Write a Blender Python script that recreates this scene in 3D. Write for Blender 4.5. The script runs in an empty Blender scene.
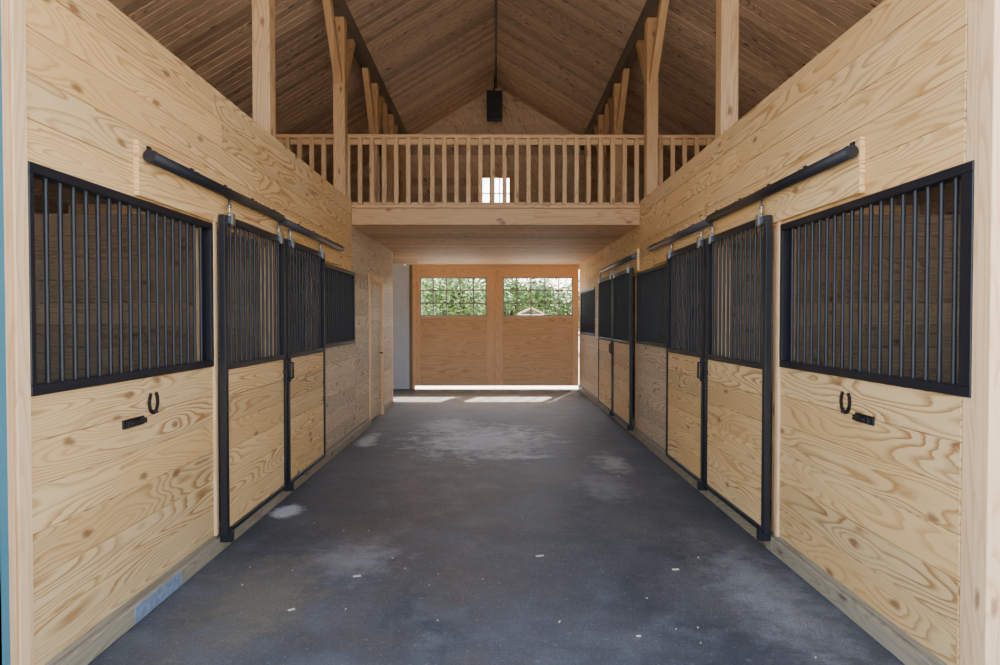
import bpy, math, random
from mathutils import Vector, Matrix
random.seed(7)
D = bpy.data
scene = bpy.context.scene

# ------------------------------------------------------------ node helpers
def new_mat(name):
    m = D.materials.new(name); m.use_nodes = True
    nt = m.node_tree; nt.nodes.clear()
    out = nt.nodes.new('ShaderNodeOutputMaterial')
    b = nt.nodes.new('ShaderNodeBsdfPrincipled')
    nt.links.new(b.outputs[0], out.inputs[0])
    return m, nt, b
def N(nt, t, **k):
    n = nt.nodes.new(t)
    for a, v in k.items(): setattr(n, a, v)
    return n
def inp(nt, sock, v):
    if isinstance(v, bpy.types.NodeSocket): nt.links.new(v, sock)
    else: sock.default_value = v
def math_(nt, op, a, b=None, clamp=False):
    n = N(nt, 'ShaderNodeMath', operation=op, use_clamp=clamp)
    inp(nt, n.inputs[0], a)
    if b is not None: inp(nt, n.inputs[1], b)
    return n.outputs[0]
def mixc(nt, f, a, b, mode='MIX'):
    n = N(nt, 'ShaderNodeMix', data_type='RGBA', blend_type=mode)
    inp(nt, n.inputs[0], f)
    inp(nt, n.inputs[6], a if isinstance(a, bpy.types.NodeSocket) else (*a, 1))
    inp(nt, n.inputs[7], b if isinstance(b, bpy.types.NodeSocket) else (*b, 1))
    return n.outputs[2]
def ramp(nt, fac, stops):
    n = N(nt, 'ShaderNodeValToRGB'); inp(nt, n.inputs[0], fac)
    e = n.color_ramp.elements
    while len(e) < len(stops): e.new(0.5)
    for i, (p, c) in enumerate(stops):
        e[i].position = p; e[i].color = (c, c, c, 1) if not isinstance(c, tuple) else (*c, 1)
    return n.outputs[0]
def comb(nt, x, y, z):
    n = N(nt, 'ShaderNodeCombineXYZ')
    inp(nt, n.inputs[0], x); inp(nt, n.inputs[1], y); inp(nt, n.inputs[2], z)
    return n.outputs[0]
def noise(nt, vec, scale=1, detail=2, rough=.5, dist=0):
    n = N(nt, 'ShaderNodeTexNoise')
    inp(nt, n.inputs['Vector'], vec); n.inputs['Scale'].default_value = scale
    n.inputs['Detail'].default_value = detail; n.inputs['Roughness'].default_value = rough
    n.inputs['Distortion'].default_value = dist
    return n.outputs['Fac']

def wood(name, light, dark, grain=0.55, var=0.18, rings=13, knots=0.75, rough=.62, tint2=None):
    m, nt, b = new_mat(name)
    uv = N(nt, 'ShaderNodeUVMap'); sp = N(nt, 'ShaderNodeSeparateXYZ')
    nt.links.new(uv.outputs[0], sp.inputs[0])
    u, v = sp.outputs[0], sp.outputs[1]
    rnd = N(nt, 'ShaderNodeNewGeometry').outputs['Random Per Island']
    r50 = math_(nt, 'MULTIPLY', rnd, 73.0)
    vo = N(nt, 'ShaderNodeTexVoronoi', voronoi_dimensions='2D'); vo.inputs['Scale'].default_value = 1
    wv = noise(nt, comb(nt, math_(nt, 'MULTIPLY', u, 14), math_(nt, 'MULTIPLY', v, 22), r50), 1, 2)
    wv = math_(nt, 'MULTIPLY', math_(nt, 'SUBTRACT', wv, .5), .09)
    nt.links.new(comb(nt, math_(nt, 'ADD', math_(nt, 'MULTIPLY', u, 1.15), r50), math_(nt, 'ADD', math_(nt, 'MULTIPLY', v, 2.7), wv), 0), vo.inputs['Vector'])
    kd = vo.outputs['Distance']
    kn = ramp(nt, kd, [(.025, 1.), (.065, 0.)])
    bend = ramp(nt, kd, [(.0, 1.), (.3, 0.)])
    n1 = noise(nt, comb(nt, math_(nt, 'MULTIPLY', u, .6), math_(nt, 'MULTIPLY', v, 6.5), r50), 1, .6, .4, .1)
    wob = noise(nt, comb(nt, math_(nt, 'MULTIPLY', u, 4), math_(nt, 'MULTIPLY', v, 30), r50), 1, 2)
    n1 = math_(nt, 'ADD', n1, math_(nt, 'MULTIPLY', wob, .035))
    n1 = math_(nt, 'ADD', n1, math_(nt, 'MULTIPLY', bend, .10))
    s = math_(nt, 'FRACT', math_(nt, 'MULTIPLY', n1, rings * 1.6))
    s = ramp(nt, s, [(0., 0.), (.45, .06), (.74, .7), (.86, 1.), (1., 0.)])
    amp = noise(nt, comb(nt, math_(nt, 'MULTIPLY', u, .5), math_(nt, 'MULTIPLY', v, 2), r50), 2.0, 1)
    amp = ramp(nt, amp, [(.35, .45), (.6, 1.)])
    s = math_(nt, 'MULTIPLY', s, math_(nt, 'MULTIPLY', amp, 1.35 * grain), True)
    fib = noise(nt, comb(nt, math_(nt, 'MULTIPLY', u, 5), math_(nt, 'MULTIPLY', v, 160), r50), 1, 2)
    fac = math_(nt, 'ADD', s, math_(nt, 'MULTIPLY', math_(nt, 'SUBTRACT', fib, .5), .35), True)
    col = mixc(nt, fac, light, dark)
    if tint2:
        big = noise(nt, comb(nt, math_(nt, 'MULTIPLY', u, .5), math_(nt, 'MULTIPLY', v, 1.0), r50), 1, 1)
        col = mixc(nt, ramp(nt, big, [(.4, 0.), (.65, 1.)]), col, mixc(nt, .6, col, tint2))
    col = mixc(nt, math_(nt, 'MULTIPLY', kn, knots), col, (dark[0]*.48, dark[1]*.34, dark[2]*.4))
    k = math_(nt, 'MULTIPLY_ADD', rnd, 2 * var); k.node.inputs[2].default_value = 1 - var
    hsv = N(nt, 'ShaderNodeHueSaturation'); nt.links.new(col, hsv.inputs['Color']); nt.links.new(k, hsv.inputs['Value'])
    nt.links.new(hsv.outputs[0], b.inputs['Base Color'])
    b.inputs['Roughness'].default_value = rough
    bp = N(nt, 'ShaderNodeBump'); bp.inputs['Strength'].default_value = .12; bp.inputs['Distance'].default_value = .003
    nt.links.new(fac, bp.inputs['Height']); nt.links.new(bp.outputs[0], b.inputs['Normal'])
    return m
def plain(name, col, rough=.5, metal=0, var=.12, scale=8):
    m, nt, b = new_mat(name)
    tc = N(nt, 'ShaderNodeTexCoord').outputs['Object']
    n = noise(nt, tc, scale, 4)
    c2 = tuple(min(1, c * (1 + var * 2)) for c in col); c1 = tuple(c * (1 - var * 2) for c in col)
    nt.links.new(mixc(nt, n, c1, c2), b.inputs['Base Color'])
    b.inputs['Roughness'].default_value = rough; b.inputs['Metallic'].default_value = metal
    return m

M_pine = wood('pine_boards', (.83, .57, .265), (.40, .165, .045), .80, .12, tint2=(.75, .42, .14))
M_trim = wood('pine_trim', (.82, .54, .29), (.54, .28, .11), .4, .08, 8)
M_grey = wood('weathered_base_board', (.33, .27, .18), (.17, .12, .07), .5, .15)
M_tack = wood('pine_boards_pale', (.64, .49, .31), (.35, .19, .09), .72, .13)
M_roof = wood('roof_planks', (.58, .41, .27), (.25, .145, .08), .65, .24, knots=.95)
M_post = wood('timber', (.55, .33, .155), (.32, .15, .055), .5, .1, 9)
M_dark = wood('dark_purlin', (.15, .11, .08), (.07, .05, .035), .4, .1, 8)
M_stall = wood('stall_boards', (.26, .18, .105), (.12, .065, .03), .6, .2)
M_door = wood('door_panel_wood', (.84, .51, .26), (.54, .25, .09), .5, .08, 7, .2)
M_doorf = wood('door_frame_wood', (.88, .55, .29), (.60, .30, .12), .35, .08, 7, .2)
M_under = wood('loft_soffit_boards', (.68, .45, .25), (.38, .20, .09), .6, .18)
M_black = plain('black_steel', (.008, .009, .014), .45, .0, .1)
M_track = plain('track_steel', (.10, .105, .12), .35, .6, .1)
M_chrome = plain('zinc_steel', (.45, .46, .48), .3, 1, .05)
M_white = plain('white_panel', (.72, .75, .80), .5, 0, .03)
M_teal = plain('teal_paint', (.08, .22, .27), .5, 0, .06)
M_mut = plain('muntin_paint', (.40, .38, .33), .5, 0, .03)
M_plate = plain('grey_blue_plate', (.26, .32, .40), .5, .2, .3, 25)
M_roofout = plain('roof_metal', (.12, .13, .14), .5, .3)
M_chip = plain('wood_chip', (.6, .5, .36), .8)
M_bark = plain('bark', (.09, .06, .04), .9)
M_red = plain('shed_roof', (.50, .32, .28), .7)
M_shed = plain('shed_white', (.75, .70, .68), .6, 0, .03)
M_iron = plain('horseshoe_iron', (.03, .03, .035), .45, .7)

def leaf_mat():
    m, nt, b = new_mat('leaves')
    rnd = N(nt, 'ShaderNodeNewGeometry').outputs['Random Per Island']
    c = mixc(nt, rnd, (.03, .09, .02), (.25, .38, .11))
    nt.links.new(c, b.inputs['Base Color']); b.inputs['Roughness'].default_value = .6
    return m
M_leaf = leaf_mat()

def floor_mat():
    m, nt, b = new_mat('asphalt_floor')
    tc = N(nt, 'ShaderNodeTexCoord').outputs['Object']
    sp = N(nt, 'ShaderNodeSeparateXYZ'); nt.links.new(tc, sp.inputs[0]); X, Y = sp.outputs[0], sp.outputs[1]
    big = noise(nt, tc, .9, 5, .6, .6); mid = noise(nt, tc, 4, 7, .7); fine = noise(nt, tc, 110, 3, .7); gr = noise(nt, tc, 35, 4, .7)
    col = mixc(nt, ramp(nt, big, [(.40, 0.), (.60, 1.)]), (.040, .050, .066), (.098, .101, .110))
    col = mixc(nt, math_(nt, 'MULTIPLY', ramp(nt, mid, [(.48, 0.), (.68, 1.)]), .65), col, (.19, .20, .21))
    def blob(cx, cy, rx, ry, amt, c, col, edge=.5, sc=3.0):
        dx = math_(nt, 'DIVIDE', math_(nt, 'SUBTRACT', X, cx), rx)
        dy = math_(nt, 'DIVIDE', math_(nt, 'SUBTRACT', Y, cy), ry)
        d = math_(nt, 'SQRT', math_(nt, 'ADD', math_(nt, 'MULTIPLY', dx, dx), math_(nt, 'MULTIPLY', dy, dy)))
        nn = noise(nt, tc, sc, 8, .75)
        d = math_(nt, 'ADD', d, math_(nt, 'MULTIPLY', math_(nt, 'SUBTRACT', nn, .5), 3.0))
        f = ramp(nt, d, [(edge, 1.), (1.0, 0.)])
        return mixc(nt, math_(nt, 'MULTIPLY', f, amt), col, c)
    col = blob(-.5, 6.0, 1.1, 3.2, .85, (.115, .080, .060), col, .3, 1.5)
    col = blob(.9, 9.5, .8, 2.5, .8, (.075, .060, .05), col, .2, 1.5)
    col = blob(-.2, 12.8, 2.2, 2.2, .9, (.22, .15, .095), col, .4, 1.5)
    col = blob(-.15, 8.3, 1.0, 1.3, .95, (.66, .68, .72), col, .2, 5)  # pale chalky patch, with the sky's reflection glow painted into its colour
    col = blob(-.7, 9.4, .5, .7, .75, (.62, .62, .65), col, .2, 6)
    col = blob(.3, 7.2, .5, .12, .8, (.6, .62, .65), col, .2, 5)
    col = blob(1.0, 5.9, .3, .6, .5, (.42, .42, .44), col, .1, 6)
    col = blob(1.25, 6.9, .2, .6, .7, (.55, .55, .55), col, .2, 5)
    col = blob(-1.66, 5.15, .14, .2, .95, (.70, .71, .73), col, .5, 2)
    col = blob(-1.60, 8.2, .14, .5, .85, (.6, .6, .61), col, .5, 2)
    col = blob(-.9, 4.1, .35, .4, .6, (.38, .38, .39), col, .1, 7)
    col = blob(-1.3, 3.5, .4, .7, .65, (.23, .20, .14), col, .3, 4)
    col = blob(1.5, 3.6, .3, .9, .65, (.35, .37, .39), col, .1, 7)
    col = mixc(nt, ramp(nt, fine, [(.36, .6), (.52, 0.)]), col, (.02, .022, .028))
    col = mixc(nt, ramp(nt, gr, [(.58, 0.), (.70, .5)]), col, (.30, .31, .32))
    nt.links.new(col, b.inputs['Base Color'])
    nt.links.new(ramp(nt, mid, [(.3, .38), (.7, .66)]), b.inputs['Roughness'])
    bp = N(nt, 'ShaderNodeBump'); bp.inputs['Strength'].default_value = .8; bp.inputs['Distance'].default_value = .015
    nt.links.new(math_(nt, 'ADD', math_(nt, 'ADD', fine, gr), math_(nt, 'MULTIPLY', mid, 1.5)), bp.inputs['Height']); nt.links.new(bp.outputs[0], b.inputs['Normal'])
    return m
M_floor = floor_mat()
def ground_mat():
    m, nt, b = new_mat('gravel_and_grass')
    tc = N(nt, 'ShaderNodeTexCoord').outputs['Object']
    n = noise(nt, tc, .5, 5, .6)
    nt.links.new(mixc(nt, ramp(nt, n, [(.4, 0.), (.6, 1.)]), (.42, .38, .32), (.52, .47, .40)), b.inputs['Base Color'])
    b.inputs['Roughness'].default_value = .9
    return m
M_ground = ground_mat()

# ------------------------------------------------------------ mesh builder
class B:
    def __init__(s): s.v = []; s.f = []; s.uv = []; s.m = []; s.sm = []
    def hexa(s, p, mat=0, axis=None):
        o = len(s.v); s.v += [tuple(q) for q in p]
        P = [Vector(q) for q in p]
        ext = [(P[1]-P[0]).length, (P[3]-P[0]).length, (P[4]-P[0]).length]
        if axis is None: axis = ext.index(max(ext))
        dirs = [(P[1]-P[0]), (P[3]-P[0]), (P[4]-P[0])]
        dirs = [d.normalized() if d.length > 1e-9 else Vector((1, 0, 0)) for d in dirs]
        ou, ov = random.uniform(0, 60), random.uniform(0, 60)
        faces = [((0, 3, 2, 1), 2), ((4, 5, 6, 7), 2), ((0, 1, 5, 4), 1), ((2, 3, 7, 6), 1), ((1, 2, 6, 5), 0), ((3, 0, 4, 7), 0)]
        for fc, na in faces:
            s.f.append([o + i for i in fc])
            others = [a for a in range(3) if a != na]
            ua = axis if axis in others else others[0]
            va = [a for a in others if a != ua][0]
            s.uv += [(dirs[ua].dot(P[i]-P[0]) + ou, dirs[va].dot(P[i]-P[0]) + ov + na * .37) for i in fc]
            s.m.append(mat); s.sm.append(False)
    def box(s, x0, x1, y0, y1, z0, z1, mat=0, axis=None):
        if x0 > x1: x0, x1 = x1, x0
        if y0 > y1: y0, y1 = y1, y0
        s.hexa([(x0, y0, z0), (x1, y0, z0), (x1, y1, z0), (x0, y1, z0), (x0, y0, z1), (x1, y0, z1), (x1, y1, z1), (x0, y1, z1)], mat, axis)
    def beam(s, a, b, w, h, mat=0, side=(1, 0, 0)):
        a, b = Vector(a), Vector(b); d = (b - a).normalized()
        sx = Vector(side); sx = (sx - d * sx.dot(d)).normalized(); up = d.cross(sx)
        sx = sx * (w / 2); up = up * (h / 2)
        p = [a - sx - up, a + sx - up, a + sx + up, a - sx + up, b - sx - up, b + sx - up, b + sx + up, b - sx + up]
        s.hexa(p, mat, 2)
    def cyl(s, a, b, r, mat=0, n=10, cap=True, r2=None):
        a, b = Vector(a), Vector(b); d = (b - a).normalized(); r2 = r if r2 is None else r2
        t = Vector((0, 0, 1)) if abs(d.z) < .9 else Vector((1, 0, 0))
        e1 = d.cross(t).normalized(); e2 = d.cross(e1); o = len(s.v)
        for k in range(n):
            w = 2 * math.pi * k / n; q = e1 * math.cos(w) + e2 * math.sin(w)
            s.v.append(tuple(a + q * r)); s.v.append(tuple(b + q * r2))
        for k in range(n):
            j = (k + 1) % n
            s.f.append([o + 2*k, o + 2*j, o + 2*j + 1, o + 2*k + 1]); s.uv += [(0, 0), (.1, 0), (.1, 1), (0, 1)]; s.m.append(mat); s.sm.append(True)
        if cap:
            for w in (0, 1):
                s.f.append([o + 2*k + w for k in range(n)]); s.uv += [(0, 0)] * n; s.m.append(mat); s.sm.append(False)
    def rows(s, fixed, a0, a1, z0, z1, n, mat=0, along='y', split=3.2, gap=.0010):
        h = (z1 - z0) / n
        for i in range(n):
            cuts = [a0]; L = a1 - a0
            if L > split + 1:
                x = a0 + random.uniform(1.6, split)
                while x < a1 - .8:
                    cuts.append(x); x += random.uniform(2.2, 3.7)
            cuts.append(a1)
            for c, d in zip(cuts[:-1], cuts[1:]):
                za, zb = z0 + i*h + gap, z0 + (i+1)*h - gap
                if along == 'y': s.box(fixed[0], fixed[1], c+.0006, d-.0006, za, zb, mat, 1)
                else: s.box(c+.0006, d-.0006, fixed[0], fixed[1], za, zb, mat, 0)
    def make(s, name, mats, bevel=0, parent=None):
        me = D.meshes.new(name); me.from_pydata(s.v, [], s.f)
        ul = me.uv_layers.new(name='UVMap')
        flat = [c for q in s.uv for c in q]; ul.data.foreach_set('uv', flat)
        for m in mats: me.materials.append(m)
        me.polygons.foreach_set('material_index', s.m); me.polygons.foreach_set('use_smooth', s.sm)
        me.update()
        import bmesh
        bm = bmesh.new(); bm.from_mesh(me); bmesh.ops.recalc_face_normals(bm, faces=bm.faces[:]); bm.to_mesh(me); bm.free()
        ob = D.objects.new(name, me); scene.collection.objects.link(ob)
        if parent: ob.parent = parent
        if bevel:
            md = ob.modifiers.new('bevel', 'BEVEL'); md.width = bevel; md.segments = 1; md.limit_method = 'ANGLE'; md.angle_limit = math.radians(50)
        return ob
def empty(name, loc=(0, 0, 0)):
    e = D.objects.new(name, None); scene.collection.objects.link(e); e.empty_display_size = .1
    return e

# ------------------------------------------------------------ dimensions
W = 1.83; YB = 14.3; YF = 2.54; TOP = 3.03; LOFTY = 8.26; LZ = 2.73; DZ = 2.98
HR = 6.62; SL = .60; XO = 5.4
def rz(x): return HR - SL * abs(x)

# ------------------------------------------------------------ stall front walls
def stall_wall(s, name, yend):
    b = B(); f = (s*W, s*(W+.10))
    R = lambda y0, y1, z0, z1, n, mat=0: b.rows(f, y0, y1, z0, z1, n, mat)
    R(YF, LOFTY, 2.13, TOP, 5)
    R(LOFTY, yend, 2.13, LZ, 3, 0 if s > 0 else 1)
    y1 = 4.23 if s < 0 else 4.19; y0 = 2.58 if s < 0 else 2.50
    R(YF, y1, .12, 1.22, 6); R(6.72, 8.44, .12, 1.22, 6, 1)
    if y0 > YF: R(YF, y0, 1.22, 2.13, 5)
    R(8.40, 8.44, 1.22, 2.13, 5)
    R(6.66, 6.84, 1.22, 2.13, 5)
    if s > 0:
        R(11.2, 14.28, .12, 1.22, 6, 1); R(11.2, 12.0, 1.22, 2.13, 5, 1); R(14.0, 14.28, 1.22, 2.13, 5, 1)
    else:
        R(8.44, 9.35, .12, 2.13, 11, 1); R(10.5, yend, .12, 2.13, 11, 1)
    for yy in ([4.19, 5.36, 6.60] + ([8.44, 9.68, 11.12] if s > 0 else [])):
        b.box(s*(W+.001), s*(W+.11), yy + .01, yy + .10, .12, 2.13, 2, 2)
    b.box(s*(W+.0), s*(W+.10), YF, 9.35 if s < 0 else yend, 0, .12, 3, 1)
    if s < 0: b.box(s*(W+.0), s*(W+.10), 10.5, yend, 0, .12, 3, 1)
    b.make(name, [M_pine, M_tack, M_trim, M_grey], .003)
stall_wall(-1, 'wall_left', 11.45)
stall_wall(1, 'wall_right', 14.28)

for s, nm, ye in ((-1, 'baseboard_left', 11.45), (1, 'baseboard_right', 14.2)):
    b = B()
    ys = [YF, 4.3, 6.7, 9.35] if s < 0 else [YF, 4.2, 6.7, 11.2]
    for a, c in zip(ys, ys[1:] + [ye]):
        if s < 0 and abs(a - 9.35) < .01: a = 10.5
        b.box(s*(W-.03), s*(W-.001), a, c, 0, .095, 0, 1)
    b.make(nm, [M_grey], .004)

# vertical trims + header boards
k = 0
for s in (-1, 1):
    y1 = 4.23 if s < 0 else 4.19
    b = B(); b.box(s*(W-.02), s*(W-.001), y1 - .0 - .035, y1 + .035 - .03, .12, 2.42, 0, 2)
    b2 = B(); b2.box(s*(W-.03), s*(W-.001), 3.30 if s < 0 else 3.22, 5.40, 2.15, 2.43, 0, 1)
    b2.box(s*(W-.03), s*(W-.001), 5.402, 7.5, 2.15, 2.43, 0, 1)
    if s > 0: b2.box(s*(W-.03), s*(W-.001), 8.3, 10.9, 2.15, 2.43, 0, 1)
    k += 1; b.make('trim_%d' % k, [M_trim], .003)
    k += 1; b2.make('trim_%d' % k, [M_pine], .003)
b = B(); b.box(-W+.0, -W-.16, 2.44, 2.54, 0, 3.1, 0, 2); b.box(-W+.015, -W-.001, 2.47, 2.545, 0, 3.1, 0, 2); b.make('trim_5', [M_trim], .004)
b = B(); b.box(W, W+.16, 2.42, 2.535, 0, 3.1, 0, 2); b.box(W-.02, W-.001, 2.37, 2.44, 0, 3.1, 0, 2); b.box(W-.008, W-.001, 2.44, 2.50, 0, 3.1, 0, 2); b.make('trim_6', [M_trim], .003)
e = empty('exterior_sliding_door')
b = B()
b.box(-1.80, -3.6, 2.32, 2.36, .05, 3.15, 0, 2)
b.box(-1.80, -1.92, 2.30, 2.40, .05, 3.15, 0, 2); b.box(-3.5, -3.6, 2.30, 2.40, .05, 3.15, 0, 2)
b.box(-1.92, -3.5, 2.30, 2.40, 3.03, 3.15, 0, 0); b.box(-1.92, -3.5, 2.30, 2.40, .05, .2, 0, 0)
b.make('leaf', [M_teal], .004, e)
b = B(); b.box(-W+.0, -W-.14, 11.452, 11.56, 0, LZ, 0, 2); b.make('trim_7', [M_trim], .004)

# ------------------------------------------------------------ grilles
def grille(s, y0, y1, z0, z1, name='stall_window_grille', tn=.03):
    e = empty(name)
    b = B(); t = .042; xi = s*(W-.014); xo = s*(W+.05)
    b.box(xi, xo, y0, y1, z1-t, z1, 0); b.box(xi, xo, y0, y1, z0, z0+t, 0)
    b.box(xi, xo, y0, y0+tn, z0+t, z1-t, 0); b.box(xi, xo, y1-t, y1, z0+t, z1-t, 0)
    b.make('frame', [M_black], .003, e)
    b = B(); n = round((y1-y0-2*t)/.086)
    for i in range(1, n):
        y = y0 + t + (y1-y0-2*t)*i/n
        b.cyl((s*(W+.012), y, z0+t-.01), (s*(W+.012), y, z1-t+.01), .0105, 0, 8, False)
    b.make('bars', [M_black], 0, e)
grille(-1, 2.55, 4.20, 1.22, 2.14); grille(1, 2.475, 4.16, 1.22, 2.13, tn=.066)
grille(-1, 6.84, 8.40, 1.22, 2.13); grille(1, 6.84, 8.40, 1.22, 2.13)
grille(1, 12.0, 14.0, 1.22, 2.13)

# ------------------------------------------------------------ sliding stall doors
def stall_door(s, y0, y1, latch_at):
    e = empty('stall_door'); z0, z1 = .12, 2.2; zm = 1.21; t = .05
    xa, xb = s*(W-.085), s*(W-.045)
    b = B()
    b.box(xa, xb, y0, y0+t, z0, z1); b.box(xa, xb, y1-t, y1, z0, z1)
    for q in ((z0, z0+.035), (zm-.015, zm+.025), (z1-t, z1)): b.box(xa, xb, y0+t, y1-t, q[0], q[1])
    b.make('frame', [M_black], .004, e)
    b = B(); n = round((y1-y0-2*t)/.086)
    for i in range(1, n):
        y = y0+t+(y1-y0-2*t)*i/n; b.cyl((s*(W-.065), y, zm), (s*(W-.065), y, z1-.03), .0105, 0, 8, False)
    b.make('bars', [M_black], 0, e)
    b = B(); b.rows((s*(W-.076), s*(W-.05)), y0+t, y1-t, z0+.035, zm-.015, 6)
    b.make('panel', [M_pine], .003, e)
    b = B(); yl = y0+.03 if latch_at == 0 else y1-.03; d = 1 if latch_at == 0 else -1
    b.box(s*(W-.095), s*(W-.085), yl-.02, yl+.02, 1.0, 1.20)
    b.cyl((s*(W-.115), yl, 1.03), (s*(W-.115), yl, 1.16), .008); b.cyl((s*(W-.115), yl, 1.03), (s*(W-.09), yl, 1.03), .007); b.cyl((s*(W-.115), yl, 1.16), (s*(W-.09), yl, 1.16), .007)
    if latch_at == 1: b.box(s*(W-.11), s*(W-.097), yl-.04, yl+.10*d, 1.085, 1.105)
    b.make('latch', [M_black], 0, e)
    b = B()
    for yy in (y0+.12, y1-.12):
        b.box(s*(W-.10), s*(W-.086), yy-.02, yy+.02, z1-.06, z1+.02)
        b.cyl((s*(W-.068), yy, z1-.02), (s*(W-.068), yy, 2.33), .008, 0, 8)
        b.cyl((s*(W-.068), yy, z1+.0), (s*(W-.068), yy, z1+.025), .015, 0, 6)
        b.cyl((s*(W-.068), yy, z1+.06), (s*(W-.068), yy, z1+.08), .015, 0, 6)
    b.make('hangers', [M_chrome], 0, e)
    b = B(); b.box(s*(W-.11), s*(W-.03), y0+.02, y0+.06, .07, .14); b.make('floor_guide', [M_black], .003, e)
for s in (-1, 1):
    stall_door(s, 4.20, 5.42, 1); stall_door(s, 5.47, 6.66, 0)
stall_door(1, 8.46, 9.72, 1); stall_door(1, 9.78, 11.1, 0)

def track(s, y0, y1, zc=2.355, mat=None):
    e = empty('door_track'); b = B()
    b.cyl((s*(W-.068), y0, zc), (s*(W-.068), y1, zc), .032, 0, 18)
    b.make('rail', [M_black if mat is None else mat], 0, e)
    b = B(); n = 5
    for i in range(n):
        y = y0 + .06 + (y1-y0-.12)*i/(n-1)
        b.box(s*(W-.07), s*(W-.031), y-.018, y+.018, zc+.02, zc+.038)
        b.box(s*(W-.040), s*(W-.031), y-.018, y+.018, zc-.02, zc+.06)
    b.make('brackets', [M_black], 0, e)
track(-1, 3.33, 5.36); track(1, 3.22, 5.36)
track(-1, 5.40, 7.45, 2.335, M_track); track(1, 5.40, 7.45, 2.335, M_track); track(1, 8.3, 10.9, 2.335, M_track)

# ------------------------------------------------------------ horseshoe + folding hook
def shoe(s, yc, zc):
    b = B(); pts = []
    for i in range(15):
        a = math.radians(-232 + 284*i/14)
        pts.append(Vector((s*(W-.010), yc + .042*math.cos(a), zc + .058*math.sin(a))))
    for p, q in zip(pts[:-1], pts[1:]): b.beam(p, q, .010, .015, 0, (1, 0, 0))
    b.cyl((s*(W-.03), yc, zc-.052), (s*(W), yc, zc-.052), .008, 0, 8)
    b.make('horseshoe_hook', [M_iron])
shoe(-1, 3.46, 1.085); shoe(1, 3.37, 1.095)
def bracket(s, y0, y1, z):
    b = B()
    b.box(s*(W-.010), s*W, y0, y1, z-.022, z+.022); b.box(s*(W-.03), s*(W-.010), y0+.01, y0+.06, z-.014, z+.014)
    b.cyl((s*(W-.03), y0+.03, z), (s*(W-.03), y1-.03, z+.005), .008, 0, 8); b.cyl((s*(W-.03), y1-.03, z+.005), (s*(W-.01), y1-.03, z+.005), .008, 0, 8)
    b.box(s*(W-.035), s*(W-.01), y1-.06, y1-.02, z-.012, z+.014)
    b.make('blanket_hook', [M_iron], .002)
bracket(-1, 3.18, 3.37, 1.005); bracket(1, 3.12, 3.28, 1.03)
b = B(); b.box(-W+.03, -W+.035, 3.22, 3.70, .005, .090); b.make('base_plate', [M_plate], .001)

# ------------------------------------------------------------ tack room door in left wall
e = empty('door_2'); b = B()
b.rows((-W-.02, -W-.06), 9.43, 10.42, .03, 2.07, 11, 0)
b.make('leaf', [M_tack], .003, e)
b = B()
b.box(-W+.02, -W-.09, 9.352, 9.43, 0, 2.10, 0, 2); b.box(-W+.02, -W-.09, 10.42, 10.498, 0, 2.10, 0, 2); b.box(-W+.02, -W-.001, 9.33, 10.52, 2.10, 2.19, 0, 1)
b.box(-W-.001, -W-.09, 9.43, 10.42, 2.07, 2.13, 0, 1)
b.make('casing', [M_trim], .003, e)
b = B(); b.cyl((-W-.02, 10.34, 1.0), (-W+.03, 10.34, 1.0), .012); b.cyl((-W+.03, 10.34, 1.0), (-W+.03, 10.24, 1.0), .01); b.make('handle', [M_black], 0, e)

# ------------------------------------------------------------ stall partitions
for s in (-1, 1):
    for yy in ([5.43, 8.46] + ([11.55] if s < 0 else [])):
        b = B(); hh = 2.4 if yy < 8 else 2.72
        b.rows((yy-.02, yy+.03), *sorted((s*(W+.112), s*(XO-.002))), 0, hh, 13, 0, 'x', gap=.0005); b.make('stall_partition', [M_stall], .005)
# outer side walls with unseen stall windows added to light the interior
for s, nm in ((-1, 'wall_outer_left'), (1, 'wall_outer_right')):
    b = B(); f = (s*XO, s*(XO+.05)); end = 14.3
    wins = [(3.3, 4.5), (6.4, 7.5)] + ([(12.2, 13.7)] if s < 0 else [(9.6, 10.9)])
    y = 2.54
    for a, c in wins:
        b.rows(f, y, a, 0, 3.36, 18); b.rows(f, a, c, 0, 1.3, 7); b.rows(f, a, c, 2.3, 3.36, 6); y = c
        b.box(s*(XO+.052), s*(XO+.07), a-.08, c+.08, 1.22, 1.3, 1); b.box(s*(XO+.052), s*(XO+.07), a-.08, c+.08, 2.3, 2.38, 1)
        for q in (a-.08, c): b.box(s*(XO+.052), s*(XO+.07), q, q+.08, 1.3, 2.3, 1)
        b.box(s*(XO+.02), s*(XO+.04), (a+c)/2-.02, (a+c)/2+.02, 1.3, 2.3, 1)
    b.rows(f, y, end, 0, 3.36, 18)
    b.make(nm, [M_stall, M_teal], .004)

# ------------------------------------------------------------ gable walls
def gable(name, y0, y1, zstart, holes, mat):
    b = B(); n = int(round((HR - zstart)/.165)); h = (HR - zstart)/n
    for i in range(n):
        za, zb = zstart + i*h, zstart + (i+1)*h
        xa, xb = min(XO, (HR-za)/SL), min(XO, max(.02, (HR-zb)/SL))
        segs = [(-xa, xa, -xb, xb)]
        for (hx0, hx1, hz0, hz1) in holes:
            if zb > hz0+.01 and za < hz1-.01: segs = [(-xa, hx0, -xb, hx0), (hx1, xa, hx1, xb)]
        for (l0, r0, l1, r1) in segs:
            b.hexa([(l0, y0, za), (r0, y0, za), (r0, y1, za), (l0, y1, za), (l1, y0, zb), (r1, y0, zb), (r1, y1, zb), (l1, y1, zb)], 0, 0)
    b.make(name, [mat], .004)
gable('wall_back_gable', YB, YB+.06, 2.98, [(-.345, .29, 3.96, 4.63)], M_roof)
gable('wall_front_gable', 2.42, 2.54, 3.13, [(-2.6, 2.6, 3.5, 4.9)], M_roof)  # wide upper opening added out of view to let daylight onto the roof
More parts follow.
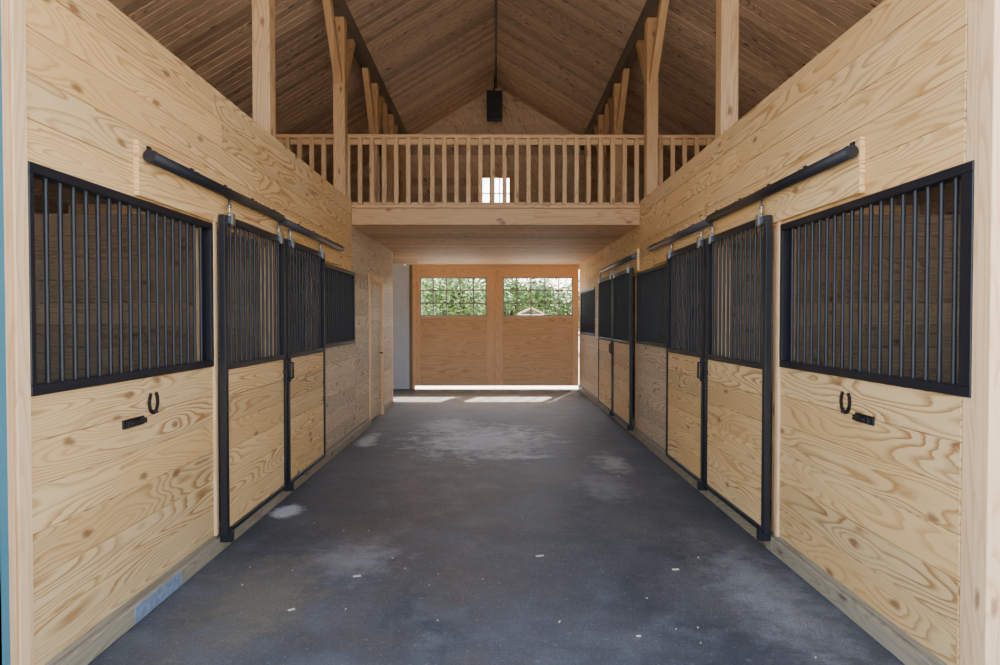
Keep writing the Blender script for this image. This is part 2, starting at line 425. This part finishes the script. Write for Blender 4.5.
b = B(); b.rows((YB, YB+.06), -XO, -W-.60, 0, 2.98, 16, 0, 'x'); b.rows((YB, YB+.06), W+.02, XO, 0, 2.98, 16, 0, 'x')
b.rows((YB, YB+.06), -W-.60, W+.02, 2.74, 2.98, 1, 0, 'x')
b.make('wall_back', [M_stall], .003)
b = B(); b.rows((2.42, 2.54), -XO, -W-.17, 0, 3.12, 17, 0, 'x'); b.rows((2.42, 2.54), W+.17, XO, 0, 3.12, 17, 0, 'x'); b.make('wall_front', [M_stall], .003)
e = empty('door_1'); b = B()
b.box(-W-.60, -W-.07, YB-.0, YB+.04, 0, 2.73); b.box(-W-.55, -W-.12, YB-.012, YB, .2, 1.2); b.box(-W-.55, -W-.12, YB-.012, YB, 1.35, 2.5)
b.make('leaf', [M_white], .004, e)
b = B(); b.box(-W-.07, -W+.0, YB-.05, YB+.04, 0, 2.73, 0, 2); b.make('trim_post', [M_stall], .003, e)

e = empty('window_1'); b = B()
x0, x1, z0, z1 = -.345, .29, 3.96, 4.63
b.box(x0-.06, x0, YB-.02, YB+.05, z0-.06, z1+.06, 0, 2); b.box(x1, x1+.06, YB-.02, YB+.05, z0-.06, z1+.06, 0, 2)
b.box(x0, x1, YB-.02, YB+.05, z1, z1+.06, 0, 0); b.box(x0, x1, YB-.02, YB+.05, z0-.06, z0, 0, 0)
b.make('frame', [M_post], .003, e)
b = B()
for i in (1, 2): b.box(x0+(x1-x0)*i/3-.012, x0+(x1-x0)*i/3+.012, YB+.02, YB+.035, z0, z1)
b.box(x0, x1, YB+.02, YB+.035, (z0+z1)/2-.012, (z0+z1)/2+.012); b.make('muntins', [M_mut], 0, e)

# ------------------------------------------------------------ far double doors
def bigdoor(x0, x1):
    e = empty('barn_door'); y0, y1 = YB+.01, YB+.05; zb, zt = .07, 2.70
    wz0, wz1 = 1.60, 2.46; wx0, wx1 = x0+.13, x1-.17
    if x0 > -.5: wx0, wx1 = x0+.17, x1-.13
    b = B()
    b.box(x0, wx0, y0-.02, y1, zb, zt, 0, 2); b.box(wx1, x1, y0-.02, y1, zb, zt, 0, 2)
    b.box(wx0, wx1, y0-.02, y1, wz1, zt, 0, 0); b.box(wx0, wx1, y0-.02, y1, wz0-.06, wz0, 0, 0)
    b.box(wx0, wx1, y0-.02, y1, zb, zb+.14, 0, 0)
    b.make('frame', [M_doorf], .005, e)
    b = B(); b.box(wx0, wx1, y0+.005, y1-.005, zb+.14, wz0-.06, 0, 0); b.make('panel', [M_door], 0, e)
    b = B(); nc = 5
    for i in range(1, nc): b.box(wx0+(wx1-wx0)*i/nc-.015, wx0+(wx1-wx0)*i/nc+.015, y0, y0+.02, wz0, wz1)
    for i in (1, 2): b.box(wx0, wx1, y0, y0+.02, wz0+(wz1-wz0)*i/3-.015, wz0+(wz1-wz0)*i/3+.015)
    t = .03
    for q in ((wx0, wx0+t, wz0, wz1), (wx1-t, wx1, wz0, wz1), (wx0, wx1, wz0, wz0+t), (wx0, wx1, wz1-t, wz1)): b.box(q[0], q[1], y0-.002, y0+.022, q[2], q[3])
    b.make('muntins', [M_mut], 0, e)
    if x0 < -.5:
        b = B(); b.box(-.06, .01, y1+.001, y1+.02, zb, zt, 0, 2); b.make('astragal', [M_doorf], 0, e)
bigdoor(-W+.03, -.029); bigdoor(-.021, W-.01)
b = B(); b.box(-W, W, YB-.06, YB-.012, 2.62, 2.73, 0, 0); b.make('trim_8', [M_doorf], .004)
b = B(); b.box(-W-.0, -W+.05, YB-.05, YB-.0, 0, 2.62, 0, 2); b.make('trim_9', [M_doorf], .004)

# ------------------------------------------------------------ loft
b = B(); y = LOFTY + .08
while y < YB - .01:
    y2 = min(y + .28, YB - .002); b.box(-XO+.001, XO-.001, y+.009, y2-.009, LZ+.001, LZ+.04, 0, 0); y = y2
b.box(-XO+.001, XO-.001, LOFTY+.08, YB-.001, DZ-.05, DZ-.01, 1, 0)
for s in (-1, 1): b.box(s*(W+.0), s*(W+.2), LOFTY+.081, YB-.001, DZ-.009, TOP-.001, 1, 1)
b.make('loft_floor', [M_under, M_roof], .010)
b = B()
b.box(-W+.001, W-.001, LOFTY, LOFTY+.078, LZ-.005, DZ-.045, 0, 0)
b.box(-W+.001, W-.001, LOFTY-.02, LOFTY+.078, DZ-.045, DZ, 0, 0)
b.box(-XO, -W-.102, LOFTY, LOFTY+.078, LZ-.005, DZ, 0, 0); b.box(W+.102, XO, LOFTY, LOFTY+.078, LZ-.005, DZ, 0, 0)
b.make('loft_rim_beam', [M_post], .005)
e = empty('loft_railing'); b = B()
zt = 3.86
b.box(-4.4, 4.4, LOFTY-.02, LOFTY+.10, zt-.045, zt, 0, 0); b.box(-4.4, 4.4, LOFTY+.02, LOFTY+.06, zt-.12, zt-.045, 0, 0)
b.box(-W, W, LOFTY+.02, LOFTY+.06, DZ+.0, DZ+.035, 0, 0)
b.make('rails', [M_post], .004, e)
b = B(); x = -4.3
while x < 4.35:
    b.box(x-.028, x+.028, LOFTY-.018, LOFTY+.019, DZ+.002 if abs(x) < W-.04 else TOP+.002, zt-.045, 0, 2); x += .152
b.make('balusters', [M_post], .004, e)

XP = 1.93
for s in (-1, 1):
    for yy in (2.75, 5.46, 8.12, 10.35, 11.9, 13.7):
        b = B(); w = .072
        b.box(s*XP-w, s*XP+w, yy-w, yy+w, TOP+.001, 5.24, 0, 2)
        for d in (-1, 1):
            if yy > 3 and yy < 13:
                b.beam((s*XP, yy+d*.06, 4.45), (s*XP, yy+d*.66, 5.26), .09, .12, 0, (1, 0, 0))
        b.make('timber_post', [M_post], .006)
    b = B(); b.box(s*XP-.075, s*XP+.075, 2.56, YB-.01, 5.24, 5.45, 0, 1); b.make('roof_purlin', [M_dark], .006)
# roof
b = B(); y = 2.2
while y < 14.7:
    for s in (-1, 1):
        xe = XO+.4; z1 = rz(xe)
        n = Vector((s*SL, 0, 1)).normalized()*.035
        p = [(0, y+.001, HR), (0, y+.139, HR), (s*xe, y+.139, z1), (s*xe, y+.001, z1)]
        q = [tuple(Vector(k)+n) for k in p]
        b.hexa(p+q, 0, 1)
        # run the grain up the slope (board length direction)
        nf = 6*4; L = s and b.uv[-nf:]
    y += .14
b.make('ceiling', [M_roof], .007)
b = B()
for s in (-1, 1):
    xe = XO+.6; n = Vector((s*SL, 0, 1)).normalized(); z1 = rz(xe)
    p = [Vector((0, 2.1, HR)), Vector((0, 14.8, HR)), Vector((s*xe, 14.8, z1)), Vector((s*xe, 2.1, z1))]
    b.hexa([k+n*.045 for k in p]+[k+n*.09 for k in p], 0, 1)
b.box(-.15, .15, 2.1, 14.8, HR+.02, HR+.12, 0, 1)
b.make('roof', [M_roofout])
b = B(); b.box(-.02, .02, 2.6, YB-.01, HR-.04, HR-.012, 0, 1); b.make('ridge_batten', [M_dark])
e = empty('hanging_speaker'); b = B()
b.cyl((-.03, 13.6, HR-.04), (-.03, 13.6, 6.26), .012, 0, 8)
b.make('conduit', [M_black], 0, e)
b = B(); b.box(-.19, .13, 13.5, 13.72, 5.68, 6.26); b.box(-.17, .11, 13.485, 13.5, 5.72, 6.22)
b.make('cabinet', [M_black], .012, e)
b = B(); b.cyl((-.03, 13.485, 5.85), (-.03, 13.475, 5.85), .10, 0, 20); b.cyl((-.03, 13.485, 6.1), (-.03, 13.475, 6.1), .06, 0, 20); b.make('cones', [M_iron], 0, e)

# ------------------------------------------------------------ floor, ground
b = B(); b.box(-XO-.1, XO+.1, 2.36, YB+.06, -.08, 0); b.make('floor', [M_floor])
b = B(); b.box(-90, 90, -80, 90, -.3, -.02); b.make('ground', [M_ground])
b = B()
def chip(x, y, L, w):
    a = random.uniform(0, 3.1); d = Vector((math.cos(a), math.sin(a), 0))
    p = Vector((x, y, .004)); b.beam(p - d*L/2, p + d*L/2, w, .006, 0, (-d.y, d.x, 0))
for px, py, L in ((290, 612, .035), (540, 558, .05), (560, 625, .018), (677, 572, .04), (356, 578, .045), (700, 560, .02), (392, 560, .015), (640, 640, .02)):
    z = 650*1.52/(py-320); chip((px-496)/650*z, z, L, L*.35)
for i in range(40): chip(random.uniform(-1.6, 1.6), random.uniform(2.8, 9), random.uniform(.004, .011), .004)
b.make('wood_chips', [M_chip])

# ------------------------------------------------------------ outside: trees, shed
def tree_mesh(seed, h):
    random.seed(seed); b = B()
    b.cyl((0, 0, 0), (0, 0, h*.55), .16, 0, 10, True, .08)
    cl = []
    for i in range(16):
        a = random.uniform(0, 6.28); r = random.uniform(.2, 1.5); z = random.uniform(.22, .95)*h
        c = Vector((r*math.cos(a), r*math.sin(a), z)); cl.append((c, random.uniform(.6, 1.0)))
        b.cyl((0, 0, min(z, h*.5)*.8), tuple(c), .05, 0, 6, False, .02)
    for c, R in cl:
        for k in range(420):
            d = Vector((random.gauss(0, 1), random.gauss(0, 1), random.gauss(0, 1))).normalized()*R*random.uniform(.6, 1)
            p = c + d; t1 = Vector((random.gauss(0, 1), random.gauss(0, 1), random.gauss(0, .6))).normalized(); t2 = t1.cross(d).normalized()
            sz = random.uniform(.05, .10); o = len(b.v)
            b.v += [tuple(p-t1*sz), tuple(p+t2*sz*.5), tuple(p+t1*sz), tuple(p-t2*sz*.5)]
            b.f.append([o, o+1, o+2, o+3]); b.uv += [(0, 0)]*4; b.m.append(1); b.sm.append(False)
    return b
first = []
for sd, h in ((1, 3.3), (2, 3.8)):
    o = tree_mesh(sd, h).make('tree', [M_bark, M_leaf]); first.append(o)
random.seed(5)
spots = [(-3.6, 24), (-1.3, 27), (.4, 31), (3.7, 31), (5.6, 27), (-5.8, 27), (7.3, 30), (-.8, 37), (2.0, 36), (-4.0, 34)]
for i, (x, y) in enumerate(spots):
    o = first[i] if i < 2 else D.objects.new('tree', first[i % 2].data)
    if i >= 2: scene.collection.objects.link(o)
    o.location = (x, y, -.02); o.rotation_euler = (0, 0, random.uniform(0, 6)); o.scale = (1.25, 1.25, random.uniform(.9, 1.08))
e = empty('garden_shed'); b = B(); b.box(.8, 1.7, 23, 24.2, -.02, 1.72); b.make('walls', [M_shed], 0, e)
b = B()
for s in (-1, 1): b.beam((1.25, 23.6, 1.95), (1.25+s*.52, 23.6, 1.70), 1.4, .05, 0, (0, 1, 0))
b.make('roof', [M_red], 0, e)

# ------------------------------------------------------------ light
w = D.worlds.new('World'); scene.world = w; w.use_nodes = True
nt = w.node_tree; nt.nodes.clear()
out = N(nt, 'ShaderNodeOutputWorld'); bg = N(nt, 'ShaderNodeBackground'); sky = N(nt, 'ShaderNodeTexSky')
sky.sky_type = 'NISHITA'; sky.sun_disc = False; sky.sun_elevation = math.radians(48); sky.sun_rotation = math.radians(20)
sky.air_density = 1.0; sky.dust_density = 3.0; sky.ozone_density = 1.0
hs = N(nt, 'ShaderNodeHueSaturation'); hs.inputs['Saturation'].default_value = .75
nt.links.new(sky.outputs[0], hs.inputs['Color']); nt.links.new(hs.outputs[0], bg.inputs[0]); nt.links.new(bg.outputs[0], out.inputs[0]); bg.inputs[1].default_value = 1.45
L = D.lights.new('sun', 'SUN'); L.energy = 28; L.angle = math.radians(.6); L.color = (1, .95, .87)
so = D.objects.new('sun', L); scene.collection.objects.link(so)
d = Vector((-.28, -.78, -.84)).normalized(); so.rotation_euler = d.to_track_quat('-Z', 'Y').to_euler(); so.location = (8, 20, 20)

cam = D.cameras.new('camera'); co = D.objects.new('camera', cam); scene.collection.objects.link(co)
cam.sensor_width = 36; cam.lens = 23.4; cam.clip_start = .05; cam.clip_end = 300
co.location = (0, 0, 1.52); co.rotation_euler = (math.radians(90-1.1), 0, math.radians(-.35))
scene.camera = co
